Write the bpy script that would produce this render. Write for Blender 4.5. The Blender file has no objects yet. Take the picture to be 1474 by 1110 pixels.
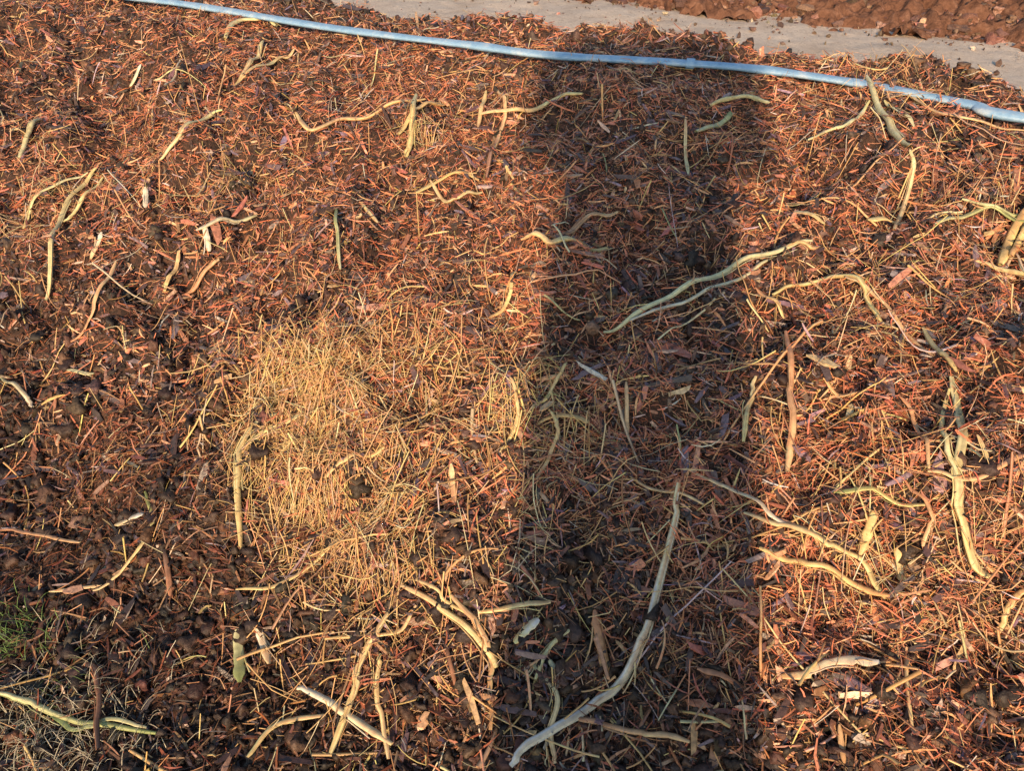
import bpy, bmesh, math
import numpy as np
from mathutils import Vector
rng=np.random.default_rng(7)
scene=bpy.context.scene
# ------------------------------------------------------------ noise helpers
def _hash(ix,iy,seed):
    h=(ix.astype(np.int64)*374761393+iy.astype(np.int64)*668265263+seed*974711)&0x7fffffff
    h=((h^(h>>13))*1274126177)&0x7fffffff
    h=(h^(h>>16))
    return (h&0xffff)/65535.0
def vn(x,y,seed=0):
    x=np.asarray(x,float);y=np.asarray(y,float)
    ix=np.floor(x);iy=np.floor(y);fx=x-ix;fy=y-iy
    fx=fx*fx*fx*(fx*(fx*6-15)+10);fy=fy*fy*fy*(fy*(fy*6-15)+10)
    a=_hash(ix,iy,seed);b=_hash(ix+1,iy,seed);c=_hash(ix,iy+1,seed);d=_hash(ix+1,iy+1,seed)
    return ((a*(1-fx)+b*fx)*(1-fy)+(c*(1-fx)+d*fx)*fy)*2-1
def smooth_tab(xs,ys,lo,hi,sig):
    g=np.linspace(lo,hi,2400);v=np.interp(g,xs,ys);st=g[1]-g[0]
    k=np.arange(-int(3*sig/st),int(3*sig/st)+1)*st;w=np.exp(-.5*(k/sig)**2);w/=w.sum()
    return g,np.convolve(np.pad(v,len(k)//2,mode='edge'),w,mode='valid')
# ------------------------------------------------------------ heap shape (world space)
SN=(.447,.894)      # across the windrow ; along = (.894,-.447)
PG,PV=smooth_tab([-3,-1.6,-1.2,.50,.76,1.15,1.8,2.4,3.0,3.5,3.72,4.3,5.0,5.3,5.7,8],
                 [-.1,-.1,.012,.015,.05,.30,.55,.70,.785,.81,.73,.38,.05,.012,-.08,-.1],-3,8,.07)
def st(x,y): return SN[0]*x+SN[1]*y, SN[1]*x-SN[0]*y
def H_mac(x,y):
    s,t=st(x,y)
    z=np.interp(s+.11*vn(t*.9,s*.6,3)*np.clip((3.0-s),0,1),PG,PV)
    z=z+.12*np.exp(-((x+.62)**2+(y-1.62)**2)/.42**2)+.12*np.exp(-((x-1.12)**2+(y-1.5)**2)/.40**2)+.06*np.exp(-((x+1.6)**2+(y-2.6)**2)/.5**2)
    z=z-.06*np.exp(-((x-.28)/.26)**2-((y-1.35)/.45)**2)
    return z+.06*np.exp(-((s-3.52)/.10)**2)*np.clip(.35+vn(t*1.7,t*0,71)+.4*vn(t*6,t*0,72),0,1.2)
def H_mid(x,y):
    s,t=st(x,y)
    m=np.clip((H_mac(x,y)-.0)/.25,.15,1)*np.clip((5.6-s)/.5,0,1)
    near=np.clip((3.2-s)/.5,.35,1)
    z=.070*vn(x*2.3,y*2.3,11)+.060*vn(x*5.0+3,y*5.0,12)+.040*vn(x*12,y*12,13)
    return H_mac(x,y)+z*m*near
def H_full(x,y):
    m=np.clip((H_mac(x,y)+.1)/.25,.2,1)
    r=.020*vn(x*25,y*25,14)+.013*np.abs(vn(x*44,y*44,15))+.005*vn(x*85,y*85,16)
    return H_mid(x,y)+r*m
def normals(x,y,e=.02):
    zx=(H_mid(x+e,y)-H_mid(x-e,y))/(2*e);zy=(H_mid(x,y+e)-H_mid(x,y-e))/(2*e)
    n=np.stack([-zx,-zy,np.ones_like(zx)],-1);return n/np.linalg.norm(n,axis=-1,keepdims=True)
# ------------------------------------------------------------ camera
CZ=1.75;P=math.radians(38);F=1113.
cam=bpy.data.cameras.new("camera");camo=bpy.data.objects.new("camera",cam)
scene.collection.objects.link(camo);scene.camera=camo
cam.sensor_fit='HORIZONTAL';cam.angle=2*math.atan(737/F);cam.clip_start=.02;cam.clip_end=2000
camo.location=(0,0,CZ);camo.rotation_euler=(math.pi/2-P,0,0)
def spot(px,py):
    a=(px-737)/F;u=(555-py)/F
    d=(a,math.cos(P)+u*math.sin(P),-math.sin(P)+u*math.cos(P))
    t=np.arange(.8,9,.008);x=d[0]*t;y=d[1]*t;z=CZ+d[2]*t
    k=np.nonzero(z<H_mid(x,y)+.01)[0]
    i=k[0] if len(k) else len(t)-1
    return x[i],y[i],t[i]
# ------------------------------------------------------------ mesh builder
def make_mesh(name,V,Q,C=None,mat=None,smooth=True,parent=None):
    V=np.asarray(V,np.float32).reshape(-1,3);Q=np.asarray(Q,np.int32);k=Q.shape[1]
    me=bpy.data.meshes.new(name);me.vertices.add(len(V));me.vertices.foreach_set('co',V.ravel())
    me.loops.add(Q.size);me.loops.foreach_set('vertex_index',Q.ravel())
    me.polygons.add(len(Q));me.polygons.foreach_set('loop_start',np.arange(len(Q),dtype=np.int32)*k)
    me.polygons.foreach_set('use_smooth',np.full(len(Q),smooth,bool))
    if C is not None:
        a=me.attributes.new('Col','FLOAT_COLOR','POINT')
        c=np.ones((len(V),4),np.float32);c[:,:3]=np.asarray(C).reshape(-1,3);a.data.foreach_set('color',c.ravel())
    me.update(calc_edges=True);me.validate()
    o=bpy.data.objects.new(name,me);scene.collection.objects.link(o)
    if mat: me.materials.append(mat)
    if parent: o.parent=parent
    return o
def empty(name):
    o=bpy.data.objects.new(name,None);scene.collection.objects.link(o);return o
# ------------------------------------------------------------ materials
def newmat(name,rough=.8,spec=.25):
    m=bpy.data.materials.new(name);m.use_nodes=True;nt=m.node_tree;b=nt.nodes['Principled BSDF']
    b.inputs['Roughness'].default_value=rough;b.inputs['Specular IOR Level'].default_value=spec
    return m,nt,b
def noise_ramp(nt,scale,stops,detail=6,rough=.6,vec=None):
    n=nt.nodes.new('ShaderNodeTexNoise');n.inputs['Scale'].default_value=scale;n.inputs['Detail'].default_value=detail;n.inputs['Roughness'].default_value=rough
    if vec is None:
        g=nt.nodes.new('ShaderNodeNewGeometry');vec=g.outputs['Position']
    nt.links.new(vec,n.inputs['Vector'])
    r=nt.nodes.new('ShaderNodeValToRGB');nt.links.new(n.outputs['Fac'],r.inputs['Fac'])
    el=r.color_ramp.elements
    while len(el)<len(stops): el.new(.5)
    for e,(p,c) in zip(el,stops): e.position=p;e.color=(*c,1)
    return n,r
def bump(nt,b,src,strength,dist):
    k=nt.nodes.new('ShaderNodeBump');k.inputs['Strength'].default_value=strength;k.inputs['Distance'].default_value=dist
    nt.links.new(src,k.inputs['Height']);nt.links.new(k.outputs['Normal'],b.inputs['Normal'])
def mul(nt,a,bb,fac=1.):
    m=nt.nodes.new('ShaderNodeMix');m.data_type='RGBA';m.blend_type='MULTIPLY';m.inputs[0].default_value=fac
    nt.links.new(a,m.inputs[6]);nt.links.new(bb,m.inputs[7]);return m.outputs[2]
def attr_mat(name,rough,spec,nscale,lo,hi,bs=.3,det=3):
    m,nt,b=newmat(name,rough,spec)
    a=nt.nodes.new('ShaderNodeAttribute');a.attribute_name='Col'
    n,r=noise_ramp(nt,nscale,[(.3,(lo,lo,lo)),(.7,(hi,hi*.98,hi*.95))],det)
    nt.links.new(mul(nt,a.outputs['Color'],r.outputs['Color']),b.inputs['Base Color'])
    if bs: bump(nt,b,n.outputs['Fac'],bs,.003)
    return m
M_fib=attr_mat('plant_fibre',.5,.5,120,.7,1.3,0,1)
M_chip=attr_mat('bark_chip',.38,.7,90,.55,1.35,.5)
M_clod=attr_mat('soil_clod',.6,.5,110,.45,1.6,1.)
M_straw=attr_mat('straw_stalk',.42,.5,70,.78,1.15,.2)
M_soil,nt,b=newmat('compost_soil',.7,.4)
n,r=noise_ramp(nt,60,[(.3,(.024,.018,.015)),(.5,(.075,.045,.033)),(.62,(.20,.095,.058)),(.8,(.38,.22,.13))],8,.75)
nt.links.new(r.outputs['Color'],b.inputs['Base Color']);bump(nt,b,n.outputs['Fac'],1.,.012)
# ------------------------------------------------------------ heap body
def lines(lo,a,b_,hi,step,n):
    l=a-(a-lo)*np.linspace(1,0,n)[:-1]**1.8;r_=b_+(hi-b_)*np.linspace(0,1,n)[1:]**1.8
    return np.concatenate([l,np.arange(a,b_,step),[b_],r_])
gx=lines(-14,-2.9,2.7,14,.011,90);gy=lines(-7.5,.45,4.9,13,.011,110)
X,Y=np.meshgrid(gx,gy);Z=H_full(X,Y)
nx,ny=len(gx),len(gy);I=np.arange(nx*ny).reshape(ny,nx)
Q=np.stack([I[:-1,:-1],I[:-1,1:],I[1:,1:],I[1:,:-1]],-1).reshape(-1,4)
heap=empty('compost_heap')
make_mesh('heap_body',np.stack([X,Y,Z],-1),Q,None,M_soil,parent=heap)
# ------------------------------------------------------------ scatter
def sample(n,pw=1.0):
    out=[];tot=0
    while tot<n:
        x=rng.uniform(-3.3,3.0,n*2);y=rng.uniform(.35,5.6,n*2)
        s,t=st(x,y);d=np.sqrt(x*x+y*y+1.)
        ok=(s<3.95)&(np.abs(x)<(.85*y+.9))&(rng.random(n*2)<(1.45/d)**pw)
        ok&=(s>.7)|(rng.random(n*2)<.6)
        p=np.stack([x[ok],y[ok]],-1);out.append(p);tot+=len(p)
    return np.concatenate(out)[:n]
def palette(n,cols,w,jit=.36,k=2.3,ds=.02,cap=.8):
    c=np.array(cols)[rng.choice(len(cols),n,p=np.array(w)/sum(w))]
    c=c*(1-ds)+c.mean(1,keepdims=True)*ds
    c=c*np.exp(rng.normal(0,jit,(n,1)))*np.exp(rng.normal(0,.08,(n,3)))*k
    mx=c.max(1,keepdims=True);c=c*np.minimum(1,cap/mx)   # keep hue when very light
    return np.clip(c,.008,.82)
def wet_shade(xy):  # damp compost darker at the foot, with the foot's shade painted in too
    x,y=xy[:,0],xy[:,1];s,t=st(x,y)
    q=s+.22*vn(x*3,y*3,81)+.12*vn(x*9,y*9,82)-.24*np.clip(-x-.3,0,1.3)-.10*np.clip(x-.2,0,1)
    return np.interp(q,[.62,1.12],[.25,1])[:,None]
def frames(xy,tilt,ang=None):
    n=len(xy);N=normals(xy[:,0],xy[:,1]);N=N+rng.normal(0,tilt,(n,3));N/=np.linalg.norm(N,axis=1,keepdims=True)
    a=rng.uniform(0,2*np.pi,n) if ang is None else ang
    T=np.stack([np.cos(a),np.sin(a),np.zeros(n)],-1);T-=N*(T*N).sum(1,keepdims=True);T/=np.linalg.norm(T,axis=1,keepdims=True)
    return T,np.cross(N,T),N
def ribbons(xy,L,W,col,lift,K=3,tilt=.3,bend=.25,name='f',mat=M_fib,roll=.7,parent=None):
    n=len(xy);T,B,N=frames(xy,tilt)
    ro=rng.normal(0,roll,n)[:,None];S=B*np.cos(ro)+N*np.sin(ro)
    c=np.stack([xy[:,0],xy[:,1],H_full(xy[:,0],xy[:,1])+lift],-1)
    u=np.linspace(-1,1,K);bd=(rng.normal(0,bend,n)*L)[:,None];bn=(rng.normal(0,bend*.5,n)*L)[:,None]
    V=np.zeros((n,K,2,3))
    for k in range(K):
        p=c+T*(L*.5*u[k])[:,None]+B*bd*(u[k]**2-.5)+N*bn*(u[k]**2-.3)
        w=(W*.5*(1-.55*abs(u[k])**3))[:,None]
        V[:,k,0]=p-S*w;V[:,k,1]=p+S*w
    base=(np.arange(n)*K*2);q=[]
    for k in range(K-1): q.append(np.stack([base+2*k,base+2*k+1,base+2*k+3,base+2*k+2],-1))
    make_mesh(name,V,np.concatenate(q),np.repeat(col,K*2,axis=0),mat,parent=parent)
lgn=lambda m,s,n,lo,hi:np.clip(np.exp(rng.normal(np.log(m),s,n)),lo,hi)
RED=(.40,.138,.068);TAN=(.46,.245,.13);DRK=(.040,.03,.028);STR=(.64,.41,.21);MID=(.19,.08,.05);GRY=(.25,.20,.19);YEL=(.72,.55,.2)
def zone(xy):
    """1 = reddish coir, 0 = dark crumbly"""
    x,y=xy[:,0],xy[:,1]
    v=.60+.6*vn(x*1.9,y*1.9,31)+.55*vn(x*6,y*6,32)+.3*vn(x*15,y*15,33)
    s,t=st(x,y);v=v-np.clip((1.35-s+.2*np.clip(-x-.3,-1,1.3))/.4,0,1)*.7+.12
    v-=.35*np.clip((s-3.1)/.3,0,1)
    return np.clip(v,0,1)
# fine fibres
n=255000;xy=sample(n,1.1);z=zone(xy);keep=rng.random(n)<.35+.65*z;xy=xy[keep];z=z[keep];n=len(xy)
col=palette(n,[RED,TAN,DRK,STR,MID],[.42,.2,.13,.07,.18])
dk=palette(n,[DRK,MID,GRY,TAN],[.50,.33,.09,.08]);m=rng.random(n)>(.25+.75*z);col[m]=dk[m]
ribbons(xy,lgn(.028,.5,n,.008,.10),lgn(.0018,.35,n,.001,.005),col*wet_shade(xy),np.abs(rng.normal(0,.010,n))+.002,3,.46,.12,'fine_fibres',parent=heap)
# medium shreds
n=34000;xy=sample(n,.9);col=palette(n,[RED,TAN,DRK,STR,MID,GRY],[.30,.23,.12,.13,.15,.09])
ribbons(xy,lgn(.05,.4,n,.02,.14),lgn(.0032,.4,n,.0016,.009),col*(.15+.85*wet_shade(xy)),np.abs(rng.normal(0,.010,n))+.006,4,.36,.07,'shredded_stems',parent=heap)
# chips
def chips(xy,L,W,Th,col,lift,name,tilt=.4):
    n=len(xy);T,B,N=frames(xy,tilt);c=np.stack([xy[:,0],xy[:,1],H_full(xy[:,0],xy[:,1])+lift],-1)
    V=np.zeros((n,12,3));i=0
    for a in (-1,0,1):
        for (b_,d) in ((-1,-1),(1,-1),(1,1),(-1,1)):
            ja=a+rng.uniform(-.32,.32,n);jb=b_*rng.uniform(.35,1.1,n)*(1 if a==0 else .7);jd=d*rng.uniform(.5,1.1,n)
            V[:,i]=c+T*(L*.5*ja)[:,None]+B*(W*.5*jb)[:,None]+N*(Th*.5*jd)[:,None];i+=1
    f=np.array([[0,3,2,1],[8,9,10,11]]+[[r*4+k,r*4+(k+1)%4,(r+1)*4+(k+1)%4,(r+1)*4+k] for r in (0,1) for k in range(4)])
    Qc=(np.arange(n)*12)[:,None,None]+f[None]
    make_mesh(name,V,Qc.reshape(-1,4),np.repeat(col,12,axis=0),M_chip,smooth=False,parent=heap)
BK=[(.060,.041,.037),(.23,.095,.06),(.12,.088,.105),(.43,.28,.17),(.32,.15,.09)]
n=42000;xy=sample(n,1.0);L=lgn(.017,.45,n,.007,.05)
chips(xy,L,L*rng.uniform(.25,.6,n),rng.uniform(.0015,.005,n),palette(n,BK,[.45,.2,.16,.08,.11],k=1.6)*wet_shade(xy),rng.uniform(0,.01,n),'small_bark_chips')
n=6800;xy=sample(n,1.0);L=lgn(.042,.35,n,.022,.10)
chips(xy,L,L*rng.uniform(.15,.38,n),rng.uniform(.003,.006,n),palette(n,BK,[.38,.2,.22,.10,.10],k=1.7)*(.3+.7*wet_shade(xy)),rng.uniform(.006,.018,n),'large_bark_chips',.38)
# clods
def ico(sub):
    bm=bmesh.new();bmesh.ops.create_icosphere(bm,subdivisions=sub,radius=1)
    v=np.array([q.co[:] for q in bm.verts]);f=np.array([[w.index for w in q.verts] for q in bm.faces]);bm.free();return v,f
def clods(xyz,R,col,sub,name,mat=M_clod,jit=.2,parent=None,smooth=True,zs=1.):
    v,f=ico(sub);n=len(R);k=len(v)
    th=rng.uniform(0,2*np.pi,n);sc=rng.uniform(.6,1.3,(n,3))*R[:,None];sc[:,2]*=zs
    ph=rng.uniform(0,6.28,(n,6))
    r=1+jit*(np.sin(v[None,:,0]*4+ph[:,:1])+np.sin(v[None,:,1]*4.5+ph[:,1:2])+np.sin(v[None,:,2]*5+ph[:,2:3]))/1.5
    r+=jit*.5*(np.sin(v[None,:,0]*9+v[None,:,1]*5+ph[:,3:4])+np.sin(v[None,:,1]*10-v[None,:,2]*6+ph[:,4:5]))+rng.normal(0,jit*.45,(n,k))
    W=v[None]*np.clip(r,.35,2)[...,None]*sc[:,None,:]
    c,s=np.cos(th)[:,None],np.sin(th)[:,None]
    V=np.stack([W[...,0]*c-W[...,1]*s,W[...,0]*s+W[...,1]*c,W[...,2]],-1)+xyz[:,None,:]
    Qf=(np.arange(n)*k)[:,None,None]+f[None]
    make_mesh(name,V,Qf.reshape(-1,3),np.repeat(col,k,axis=0),mat,smooth=smooth,parent=parent)
CL=[(.045,.030,.024),(.085,.05,.035),(.15,.073,.044),(.028,.022,.02)]
n=85000;xy=sample(n,1.1);z=zone(xy);keep=rng.random(n)>z*.7;xy=xy[keep];n=len(xy);R=lgn(.005,.45,n,.002,.014)
clods(np.column_stack([xy,H_full(xy[:,0],xy[:,1])+R*.5]),R,palette(n,CL,[.4,.3,.15,.15],k=1.35)*(.45+.55*wet_shade(xy)),1,'soil_crumbs',parent=heap,smooth=False)
n=14000;xy=sample(n,1.1);z=zone(xy);xy=xy[rng.random(n)>.10+z*1.1];n=len(xy);R=lgn(.0110,.34,n,.006,.022)
clods(np.column_stack([xy,H_full(xy[:,0],xy[:,1])+R*.5]),R,palette(n,CL,[.45,.32,.05,.18],k=1.3)*(.45+.55*wet_shade(xy)),2,'soil_clods',parent=heap,jit=.34)
# ------------------------------------------------------------ tubes that follow the ground
VV=[];QQ=[];CC=[];off=0
def tube(P3,w,col,flat=.6,sides=6,c2=None,streak=.10):
    global off
    P3=np.asarray(P3);K=len(P3);T=np.gradient(P3,axis=0);T/=np.linalg.norm(T,axis=1,keepdims=True)+1e-9
    U=np.array([0,0,1.]);B=np.cross(T,U);B/=np.linalg.norm(B,axis=1,keepdims=True)+1e-9;N=np.cross(B,T)
    a=np.linspace(0,2*np.pi,sides,endpoint=False);w=np.broadcast_to(w,(K,))
    rr=1+(rng.normal(0,.10,sides) if streak>.15 else np.zeros(sides))
    V=P3[:,None]+B[:,None]*((rr*np.cos(a))[None,:,None]*w[:,None,None]*.5)+N[:,None]*((rr*np.sin(a))[None,:,None]*w[:,None,None]*.5*flat)
    I=np.arange(K*sides).reshape(K,sides);J=np.roll(I,-1,axis=1)
    Q=np.stack([I[:-1],J[:-1],J[1:],I[1:]],-1).reshape(-1,4)+off
    c=np.broadcast_to(np.asarray(col,float),(K,3)).copy()
    if c2 is not None:
        u=np.linspace(0,1,K)[:,None];c=c*(1-u)+np.asarray(c2)*u
    c=c*(1+.12*rng.normal(0,1,(K,1)))
    cc=np.repeat(c[:,None],sides,1)*np.exp(rng.normal(0,streak,sides))[None,:,None]
    VV.append(V.reshape(-1,3));QQ.append(Q);CC.append(np.clip(cc,.01,.85).reshape(-1,3));off+=K*sides
def flush(name,mat,parent=None):
    global off,VV,QQ,CC
    o=make_mesh(name,np.concatenate(VV),np.concatenate(QQ),np.concatenate(CC),mat,parent=parent or heap);VV=[];QQ=[];CC=[];off=0;return o
def drape(xy,lift,tilt=0,sm=3):
    z=H_mid(xy[:,0],xy[:,1]);n=len(z);u=np.linspace(-1,1,n)
    pf=np.polyval(np.polyfit(u,z,2),u);zz=pf+np.clip(z-pf,-.004,.012)*.8
    return np.column_stack([xy,np.maximum(zz,z-.006)+lift+u*.5*tilt])
SC=[(.85,.55,.25),(.72,.42,.2),(.85,.67,.41),(.48,.25,.14),(.58,.53,.3),(.76,.68,.57)]
def stalks(cent,Lm,Wm,wts,K=6,curv=.22,lift=.006,tl=.035):
    cols=palette(len(cent),SC,wts,.22,1.05,0,.85)
    for (x,y),c in zip(cent,cols):
        L=Lm*math.exp(rng.normal(0,.4));w=Wm*math.exp(rng.normal(0,.35));a=rng.uniform(0,6.28);k=rng.normal(0,curv)
        an=a+k*np.linspace(-1,1,K)+ (rng.normal(0,.7) if rng.random()<.2 else 0)*(np.linspace(-1,1,K)>rng.uniform(-.5,.5))
        st_=np.column_stack([np.cos(an),np.sin(an)])*L/K;p=np.cumsum(st_,0);p+=np.array([x,y])-p.mean(0)
        tube(drape(p,w*.4+abs(rng.normal(lift,lift)),rng.normal(0,tl)),w*(1-.4*np.linspace(0,1,K)),c,rng.uniform(.25,.85),5,None,.16)
stalks(sample(4600,.9),.09,.0032,[.3,.27,.13,.20,.02,.08],tl=.055)
stalks(sample(800,.7),.15,.0052,[.3,.25,.18,.14,.06,.07],9,.25,.013,.065)
def blob(px,py,r,n):
    x,y,_=spot(px,py);return np.column_stack([rng.normal(x,r*.5,n),rng.normal(y,r*.5,n)])
for (px,py,r,n) in [(455,530,.22,600),(440,600,.2,680),(470,690,.2,560),(530,770,.18,440),(380,640,.15,170),(560,560,.26,240),(650,500,.3,150),
                    (760,560,.18,120),(800,640,.2,130),(360,270,.25,110),(60,300,.25,130),(600,190,.1,80),(1290,820,.16,160),(1430,880,.15,110),(1400,300,.2,100),(640,850,.3,150),
                    (1290,130,.25,110),(720,130,.25,70),(330,540,.2,120),(1250,420,.25,130),(720,620,.1,130),(500,960,.3,130),(150,250,.4,90),(850,900,.3,110),(1200,150,.3,80),(1250,650,.35,150)]:
    stalks(blob(px,py,r,n),.11,.0025,[.60,.17,.20,.06,.0,.0],6,.25,.015,.055)
for (px,py,r,n) in [(1290,420,.7,40),(1280,760,.55,40),(620,930,.6,34),(820,700,.6,26),(1350,200,.6,24),(200,250,.8,26),(850,1030,.5,14)]:
    stalks(blob(px,py,r,n),.19,.0055,[.3,.2,.25,.11,.08,.06],12,.28,.018,.06)
flush('loose_straw',M_straw)
# ------------------------------------------------------------ large individual stalks
def catmull(p,n):
    p=np.array(p,float);p=np.vstack([2*p[0]-p[1],p,2*p[-1]-p[-2]]);m=len(p)-3;o=[]
    for u in np.linspace(0,m-1e-6,n):
        i=int(u);t=u-i;a,b_,c,d=p[i:i+4]
        o.append(.5*((2*b_)+(-a+c)*t+(2*a-5*b_+4*c-d)*t*t+(-a+3*b_-3*c+d)*t**3))
    return np.array(o)
G=(.68,.66,.38);Yl=(.85,.66,.3);T_=(.80,.55,.3);W_=(.84,.76,.6);R_=(.54,.27,.15);Or=(.78,.45,.2);Gr=(.27,.34,.12);Gn=(.14,.26,.07)
HS=[([(975,705),(965,760),(945,840),(925,910),(900,975),(870,1010),(820,1045),(760,1085),(735,1112)],12,T_,W_),
([(868,488),(905,468),(970,437),(1040,408),(1100,380),(1165,362)],8,G,G),([(905,478),(985,447),(1060,412),(1110,380)],6,W_,G),([(1100,378),(1150,358),(1170,366),(1190,362)],7,Yl,R_),
([(1370,545),(1374,620),(1370,700),(1380,770),(1395,825),(1416,850)],12,G,Yl),([(1362,570),(1358,640),(1370,700)],7,Yl,G),
([(1325,480),(1352,520),(1370,550)],8,G,Yl),([(1110,435),(1160,420),(1215,408),(1248,438),(1264,475)],8,Yl,Yl),([(1215,410),(1255,430),(1290,470),(1340,520)],6,T_,T_),
([(1128,490),(1134,560),(1136,640),(1130,690)],10,R_,T_),([(1068,750),(1120,772),(1180,795),(1235,822),(1270,872)],10,T_,Yl),([(1090,800),(1160,815),(1220,850),(1275,870)],9,Yl,Or),
([(985,685),(1040,715),(1100,750),(1150,775)],6,T_,W_),([(72,445),(78,380),(95,320),(125,275),(142,250)],7,G,Yl),([(36,335),(50,300),(90,275),(130,258)],6,Yl,G),([(95,330),(120,300),(150,262)],6,Yl,Yl),
([(428,172),(450,198),(500,180),(560,158),(612,152)],8,T_,Or),([(235,248),(262,205),(300,178),(322,165)],7,T_,Yl),([(105,500),(140,440),(170,385)],6,R_,T_),([(262,430),(300,395),(320,388)],8,R_,T_),
([(285,342),(330,325),(372,322)],7,W_,G),([(297,333),(305,375)],8,W_,W_),([(692,175),(740,166),(790,156),(838,144)],9,T_,Yl),([(715,135),(727,160),(716,220),(700,272)],6,T_,R_),([(700,140),(688,190)],6,Yl,T_),
([(750,362),(800,366),(872,369)],10,T_,Yl),([(775,350),(830,337),(888,318)],8,R_,T_),([(1120,988),(1180,970),(1262,960)],13,Or,W_),([(430,1000),(490,1032),(566,1080)],10,W_,T_),
([(370,900),(392,968)],11,W_,T_),([(344,915),(350,995)],13,G,Gr),([(350,800),(345,710),(355,645),(405,608)],9,Yl,G),([(362,648),(400,625),(440,604)],8,Yl,G),([(343,858),(400,850),(470,800),(545,745)],6,Yl,T_),
([(580,855),(640,890),(700,945),(715,970)],10,T_,Yl),([(690,890),(740,885),(792,880)],9,Yl,T_),([(560,890),(525,960),(505,1020),(478,1095)],10,T_,Yl),([(650,870),(690,915),(708,975),(706,1060)],8,T_,Or),
([(1245,118),(1275,180),(1308,222)],9,G,Yl),([(1308,222),(1305,280),(1282,345)],7,G,T_),([(1270,150),(1310,200)],7,Yl,G),([(1255,160),(1290,205)],7,W_,Yl),([(1160,215),(1215,190),(1250,150)],6,G,Yl),([(1290,130),(1345,170),(1400,180),(1474,200)],6,T_,T_),
([(1478,305),(1452,345),(1435,392)],13,Or,Yl),([(1478,335),(1460,360),(1448,385)],9,Yl,Or),([(1400,382),(1440,400),(1478,412)],9,T_,Yl),([(1340,335),(1400,318),(1474,330)],7,G,Gr),([(1245,328),(1300,330)],10,Yl,T_),([(1380,300),(1440,320),(1470,318)],6,G,Gr),
([(140,862),(190,818),(222,765),(212,715)],6,T_,Gr),([(0,1008),(60,1020),(120,1045),(228,1062)],8,G,Gr),([(60,1020),(110,1060),(160,1040),(215,1055)],6,Gn,G),
([(1232,812),(1254,748)],13,Or,Yl),([(1302,855),(1288,795)],11,Yl,T_),([(1195,720),(1260,722),(1330,740)],8,Gr,Yl),([(1330,690),(1395,700),(1474,668)],8,T_,R_),
([(1085,425),(1125,472)],7,R_,Yl),([(1068,645),(1070,600),(1085,555)],7,Yl,T_),([(485,300),(487,350),(492,402)],5,Gr,G),([(5,552),(30,570),(52,595)],6,G,W_),([(100,540),(140,548)],7,G,G),
([(30,235),(42,205),(62,180)],7,G,Yl),([(345,128),(368,95),(380,68)],7,T_,Yl),([(340,135),(400,95),(425,82)],6,Yl,T_),([(190,135),(205,100)],7,G,W_),([(325,60),(340,38),(380,35),(400,50)],7,Yl,G),
([(765,965),(800,1010),(790,1060),(798,1110)],7,G,T_),([(740,935),(775,905)],11,Yl,W_),([(790,960),(810,985)],8,G,W_),([(820,1040),(900,1060),(990,1078)],8,R_,T_),([(1000,975),(1075,1000)],9,R_,R_),
([(855,890),(872,985)],13,R_,Or),([(470,700),(505,665),(555,655)],8,T_,Yl),([(170,765),(210,750)],9,T_,W_),([(250,870),(240,800)],8,R_,DRK),([(600,145),(590,210),(585,235)],8,Yl,Yl),([(575,205),(610,165),(640,160)],7,Yl,Or),
([(600,290),(640,266),(690,272)],7,Yl,Or),([(620,275),(655,296),(695,285)],6,T_,Yl),([(655,735),(650,680)],8,R_,T_),([(730,560),(742,610),(720,660)],6,T_,Yl),([(770,700),(800,640),(790,600)],6,T_,Yl),
([(900,560),(902,640)],6,T_,T_),([(1000,200),(1040,185),(1050,170)],8,G,Gr),([(1020,160),(1070,150),(1105,160)],7,Yl,G),([(1300,700),(1330,760),(1322,800)],7,R_,T_),([(1430,920),(1455,880),(1474,860)],9,Yl,Or),
([(1140,320),(1185,330)],8,T_,Yl),([(985,180),(990,260)],5,T_,G),([(135,385),(150,345)],7,T_,W_),([(213,310),(212,278)],7,W_,W_),([(640,930),(660,1010)],6,DRK,R_),([(150,1090),(140,980),(125,960)],7,DRK,R_),([(0,770),(60,775),(120,790)],5,R_,T_),
([(240,430),(255,400),(262,370)],6,Yl,T_),([(520,300),(545,330)],6,Yl,T_),([(705,470),(735,440),(742,400)],6,Or,Yl),([(560,1100),(545,1000),(550,950)],7,T_,Yl),([(360,1100),(400,1050),(470,1035)],7,Yl,T_),([(1180,560),(1230,575)],7,Or,T_),([(1210,1110),(1205,1050)],8,Or,T_),
([(690,905),(640,870),(600,845)],6,Yl,T_),([(830,910),(790,945),(770,990)],7,G,Yl),([(470,930),(560,925),(600,880)],6,Yl,T_),([(760,610),(800,570),(815,530)],5,T_,Yl),([(905,690),(960,720),(1010,740)],5,T_,T_),([(75,860),(150,850)],5,T_,T_),([(1400,640),(1425,700)],7,T_,Yl),([(1290,580),(1310,620),(1330,690)],6,R_,T_)]
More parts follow.
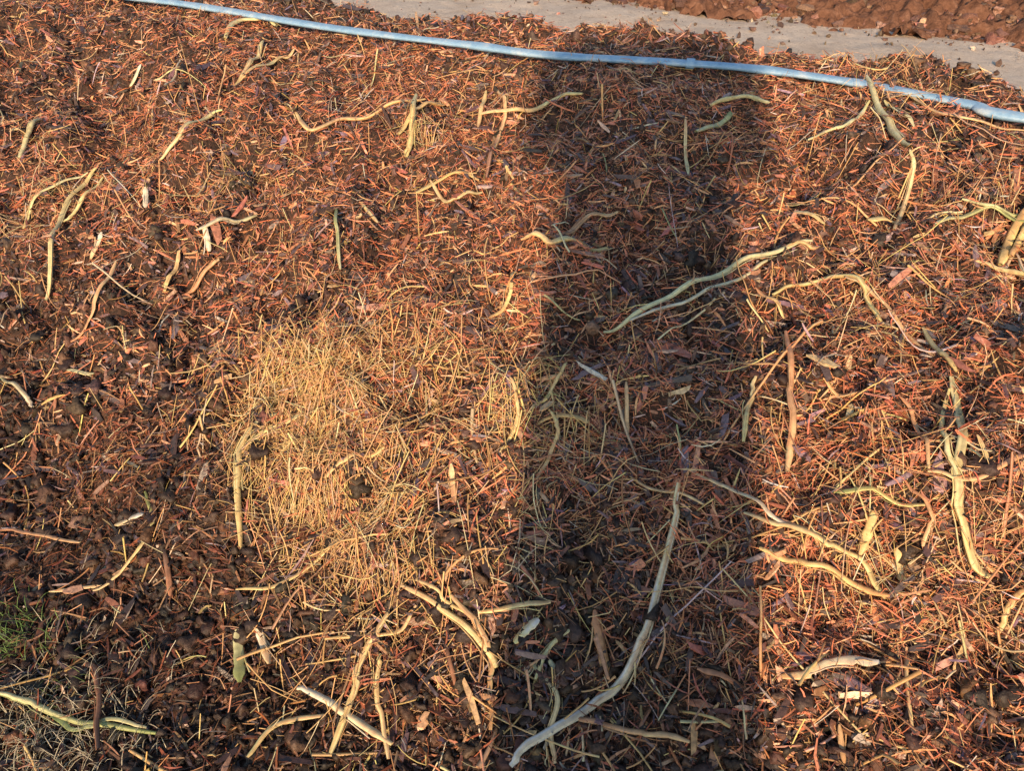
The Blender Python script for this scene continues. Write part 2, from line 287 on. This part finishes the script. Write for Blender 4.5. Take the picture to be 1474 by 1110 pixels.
for pl,w,c1,c2 in HS:
    pts=[];dep=[]
    for q in pl:
        x,y,d=spot(*q);pts.append((x,y));dep.append(d)
    wid=w/F*np.mean(dep);n=8+4*len(pl);xy=catmull(pts,n)
    if len(pl)>2:   # slight kinks at the stalk's joints
        kk=np.cumsum(rng.normal(0,1,(n,2))*(rng.random((n,1))<.25)*.003,0);xy=xy+kk-np.linspace(0,1,n)[:,None]*kk[-1]
    z=H_mid(xy[:,0],xy[:,1]);zs=np.convolve(np.pad(z,4,mode='edge'),np.ones(9)/9,mode='valid')
    zz=np.maximum(zs,z+.008);zz=np.convolve(np.pad(zz,1,mode='edge'),np.ones(3)/3,mode='valid')
    P3=np.column_stack([xy,zz+wid*.3+.020+np.linspace(-.5,.5,n)*rng.normal(0,.010)])
    short=len(pl)==2
    node=1+.2*(rng.random(n)<.10)
    u=np.linspace(-1,1,n)
    pr=wid*node*(1+.04*rng.normal(0,1,n))*((1-.6*np.clip(np.abs(u)-.7,0,1)/.3) if short else (1-.45*np.abs(u)**5))
    fl=rng.uniform(.25,.4) if short else rng.uniform(.45,.75)
    tube(P3,pr,c1,fl,12,c2,.2)
    if w>6:   # peeled strands running beside the stalk
        for _ in range(1 if short else 2):
            o_=rng.normal(0,1,2);o_/=np.linalg.norm(o_);i0=rng.integers(0,n//2);i1=min(n,i0+n//2+2)
            Pp=P3[i0:i1].copy();Pp[:,:2]+=o_*(wid*.45+.016*np.linspace(0,1,len(Pp))[:,None]**1.5);tube(Pp,wid*.2,c2,.4,5,c1)
flush('long_stalks',M_straw)
# split wood pieces
hp=[(850,545,.085,.016,(.7,.66,.56),-.8),(1222,597,.05,.018,(.78,.7,.45),.5),(678,1020,.09,.02,(.66,.46,.25),-1.3),(1255,295,.07,.04,(.12,.085,.13),.7),(992,248,.05,.018,(.07,.06,.09),-1.4),(610,605,.05,.03,(.5,.24,.15),1.1),
    (110,858,.05,.03,(.6,.36,.24),.2),(740,1030,.08,.02,(.14,.09,.09),-.2),(975,585,.05,.02,(.65,.5,.3),.6),(770,785,.05,.025,(.42,.24,.15),-.5),(610,1048,.035,.025,(.66,.42,.24),1.2),(1330,500,.05,.015,(.7,.66,.6),-.8),(865,965,.09,.018,(.48,.27,.16),-1.3)]
N0=len(hp);xy=np.array([spot(h[0],h[1])[:2] for h in hp]);Lh=np.array([h[2] for h in hp]);Wh=np.array([h[3] for h in hp]);Ch=np.array([h[4] for h in hp]);Ah=np.array([h[5] for h in hp])
_f=frames
def frames(xy_,tilt,ang=None,_A=Ah): return _f(xy_,.08,_A)
chips(xy,Lh,Wh,np.full(N0,.006),Ch,.026,'split_wood_pieces')
frames=_f
# ------------------------------------------------------------ hose
hpix=[(60,-22),(230,-1),(330,14),(450,34),(560,49),(680,63),(760,74),(830,80),(960,87),(1080,96),(1200,112),(1300,129),(1400,149),(1474,167)]
hp3=[]
for px,py in hpix:
    a=(px-737)/F;u=(555-py)/F;d=(a,math.cos(P)+u*math.sin(P),-math.sin(P)+u*math.cos(P));t=(CZ-.855)/-d[2];hp3.append((d[0]*t,d[1]*t))
hp3=[(-7,7.1),(-4.5,5.9)]+hp3+[(2.6,2.25),(4.2,1.45),(7,.05)]
hx=catmull(hp3,360);hz=np.maximum(H_mid(hx[:,0],hx[:,1])+.018,.850)
far=np.abs(hx[:,0])>3.6;hz[far]=H_mid(hx[:,0],hx[:,1])[far]+.016
k=np.ones(9)/9;hz=np.convolve(np.pad(hz,4,mode='edge'),k,mode='valid')
u=np.linspace(0,1,360);wd=.062*(1+.16*vn(u*45,u*0,5))
m,nt,b=newmat('blue_hose_plastic',.3,.5)
n,r=noise_ramp(nt,11,[(.3,(.17,.36,.60)),(.52,(.30,.52,.76)),(.72,(.60,.72,.80))],8,.75)
nt.links.new(r.outputs['Color'],b.inputs['Base Color']);bump(nt,b,n.outputs['Fac'],.5,.015)
hose=empty('irrigation_hose')
tube(np.column_stack([hx,hz]),wd,(.2,.36,.52),.45,14);flush('hose_tube',m,hose)
j=np.argmin(np.abs(hx[:,0]-.72))
tube(np.column_stack([hx,hz])[j-1:j+2],.070,(.3,.4,.5),.55,14);flush('hose_joint',m,hose)
# ------------------------------------------------------------ ground, path, soil bank
def strip(s0,s1,t0,t1,z,ns,nt_,fn=None):
    s=np.linspace(s0,s1,ns);t=np.linspace(t0,t1,nt_);S,T=np.meshgrid(s,t)
    X=SN[0]*S+SN[1]*T;Y=SN[1]*S-SN[0]*T;Z=np.full_like(X,z) if fn is None else fn(X,Y,S,T)
    I=np.arange(ns*nt_).reshape(nt_,ns);return np.stack([X,Y,Z],-1),np.stack([I[:-1,:-1],I[1:,:-1],I[1:,1:],I[:-1,1:]],-1).reshape(-1,4)
mg,nt,b=newmat('field_soil',.95,.1)
n,r=noise_ramp(nt,3,[(.3,(.07,.05,.035)),(.55,(.15,.1,.065)),(.75,(.2,.16,.09))],12,.7)
nt.links.new(r.outputs['Color'],b.inputs['Base Color']);bump(nt,b,n.outputs['Fac'],.8,.05)
V,Q=strip(-400,400,-400,400,-.004,3,3);make_mesh('ground',V,Q,None,mg)
mp,nt,b=newmat('dusty_path',.95,.1)
n1,r1=noise_ramp(nt,1.3,[(.32,(.58,.50,.41)),(.48,(.77,.70,.60)),(.68,(.82,.77,.68))],10,.65)
n2,r2=noise_ramp(nt,22,[(.30,(.42,.36,.30)),(.42,(.86,.83,.80)),(.7,(1.05,1.03,1.02))],9,.8)
nt.links.new(mul(nt,r1.outputs['Color'],r2.outputs['Color']),b.inputs['Base Color']);bump(nt,b,n2.outputs['Fac'],1.,.02)
V,Q=strip(4.95,8.5,-60,60,0,90,2400,lambda X,Y,S,T:.022+.014*vn(X*2,Y*2,41)+.008*vn(X*9,Y*9,43)+.015*np.clip(vn(X*.9,Y*.9,42),0,1))
make_mesh('dirt_path',V,Q,None,mp)
mb,nt,b=newmat('dry_earth',.95,.1)
n,r=noise_ramp(nt,14,[(.3,(.085,.045,.032)),(.5,(.23,.12,.077)),(.75,(.38,.22,.15))],10,.7)
nt.links.new(r.outputs['Color'],b.inputs['Base Color']);bump(nt,b,n.outputs['Fac'],1.,.04)
bank=empty('earth_bank')
BH=lambda S,T:.40*np.clip((S-7.95-.25*vn(T*1.1,T*0,51))/2.4,0,1)**.8*np.clip((12.5-S)/.8,0,1)
V,Q=strip(7.8,12.5,-12,12,0,300,900,lambda X,Y,S,T:-.02+BH(S,T)+.06*vn(X*3,Y*3,52)+.07*(1-2*np.abs(vn(X*7,Y*7,53)))+.04*vn(X*16,Y*16,55)+.02*vn(X*30,Y*30,54))
make_mesh('bank_body',V,Q,None,mb,parent=bank)
n=4200;s=7.95+rng.exponential(1.2,n);s=np.clip(s,7.85,12);t=rng.uniform(-6,8,n);R=lgn(.026,.5,n,.008,.085)
x=SN[0]*s+SN[1]*t;y=SN[1]*s-SN[0]*t;z=-.01+BH(s,t)
clods(np.column_stack([x,y,z+R*.1]),R,palette(n,[(.17,.095,.065),(.26,.155,.11),(.08,.048,.036)],[.5,.3,.2],.25,1.35),2,'earth_lumps',M_clod,.3,bank,False,.75)
n=3600;s=np.where(rng.random(n)<.7,5.4+rng.exponential(.5,n),8.1-rng.exponential(.3,n));s=np.clip(s,4.9,8.3);t=rng.uniform(-6,7,n);R=lgn(.008,.6,n,.003,.04)
x=SN[0]*s+SN[1]*t;y=SN[1]*s-SN[0]*t
clods(np.column_stack([x,y,.028+R*.3]),R,palette(n,[(.1,.07,.05),(.30,.24,.19),(.18,.11,.08)],[.5,.2,.3],k=1.2),1,'path_debris',jit=.3,smooth=False)
# ------------------------------------------------------------ grass at the foot
for (px,py,r,nn,cs) in [(12,915,.09,170,[(.14,.28,.07),(.2,.34,.1)]),(40,1070,.2,560,[(.62,.58,.42),(.5,.5,.38)]),(90,1000,.12,90,[(.45,.43,.28),(.14,.22,.07)]),(100,1090,.15,200,[(.6,.56,.42)])]:
    x0,y0,_=spot(px,py)
    for i in range(nn):
        x=rng.normal(x0,r*.6);y=rng.normal(y0,r*.6);a=rng.uniform(0,6.28);L=rng.uniform(.03,.08);l=rng.uniform(.3,1)
        u=np.linspace(0,1,5);p=np.column_stack([x+np.cos(a)*L*u*l,y+np.sin(a)*L*u*l,H_full(np.array([x]),np.array([y]))[0]+L*np.sin(u*1.9)*.6])
        tube(p,.0026*(1-.85*u),cs[rng.integers(len(cs))],.3,4)
g=empty('grass');flush('grass_blades',M_fib,g)
# ------------------------------------------------------------ unseen brick pillar, made up behind the viewpoint to cast the long shadow
EL=math.radians(21.5);AZ=math.radians(7.3)
pil=empty('shadow_caster_pillar');pc=Vector((.045,-.62,0));rot=-AZ
mbk,nt,b=newmat('caster_brick',.9,.2)
br=nt.nodes.new('ShaderNodeTexBrick');tc=nt.nodes.new('ShaderNodeTexCoord');mp_=nt.nodes.new('ShaderNodeMapping')
mp_.inputs['Rotation'].default_value=(math.pi/2,0,0);nt.links.new(tc.outputs['Object'],mp_.inputs['Vector']);nt.links.new(mp_.outputs['Vector'],br.inputs['Vector'])
br.inputs['Scale'].default_value=1;br.inputs['Brick Width'].default_value=.22;br.inputs['Row Height'].default_value=.075;br.inputs['Mortar Size'].default_value=.006
br.inputs['Color1'].default_value=(.32,.12,.07,1);br.inputs['Color2'].default_value=(.22,.085,.055,1);br.inputs['Mortar'].default_value=(.35,.32,.28,1)
nt.links.new(br.outputs['Color'],b.inputs['Base Color']);bump(nt,b,br.outputs['Fac'],-.4,.01)
mcp,nt,b=newmat('caster_stone',.85,.2);n,r=noise_ramp(nt,20,[(.3,(.25,.24,.22)),(.7,(.4,.38,.35))]);nt.links.new(r.outputs['Color'],b.inputs['Base Color'])
def block(name,hx_,hy_,z0,z1,mat,bev=.008,top=None):
    bm=bmesh.new();bmesh.ops.create_cube(bm,size=2)
    for v in bm.verts:
        t_=v.co.z>0;k_=top if (top and t_) else 1
        v.co=Vector((v.co.x*hx_*k_,v.co.y*hy_*k_,z1 if t_ else z0))
    bmesh.ops.bevel(bm,geom=bm.edges[:],offset=bev,segments=3,affect='EDGES')
    me=bpy.data.meshes.new(name);bm.to_mesh(me);bm.free();me.materials.append(mat)
    o=bpy.data.objects.new(name,me);scene.collection.objects.link(o);o.parent=pil
block('caster_plinth',.33,.30,-.05,.22,mcp,.012);block('caster_shaft',.278,.25,.22,2.04,mbk)
block('caster_neck',.33,.30,2.04,2.11,mbk);block('caster_cap_slab',.45,.38,2.11,2.28,mcp,.02);block('caster_cap_top',.43,.36,2.28,2.46,mcp,.02,.6)
pil.location=pc;pil.rotation_euler=(0,0,rot)
# ------------------------------------------------------------ light
d=Vector((math.sin(AZ)*math.cos(EL),math.cos(AZ)*math.cos(EL),-math.sin(EL)))
sl=bpy.data.lights.new('sun','SUN');sl.energy=5.;sl.angle=math.radians(1.3);sl.color=(1,.66,.39)
so=bpy.data.objects.new('sun',sl);scene.collection.objects.link(so);so.rotation_euler=d.to_track_quat('-Z','Y').to_euler();so.location=(-3,-10,8)
w=bpy.data.worlds.new('World');scene.world=w;w.use_nodes=True;nt=w.node_tree
sk=nt.nodes.new('ShaderNodeTexSky');sk.sky_type='NISHITA';sk.sun_disc=False;sk.sun_elevation=EL;sk.sun_rotation=math.pi+AZ
sk.air_density=1.2;sk.dust_density=1.0;sk.ozone_density=1.0
nt.links.new(sk.outputs[0],nt.nodes['Background'].inputs[0]);nt.nodes['Background'].inputs[1].default_value=.15
scene.view_settings.view_transform='Standard';scene.view_settings.look='None';scene.view_settings.exposure=0
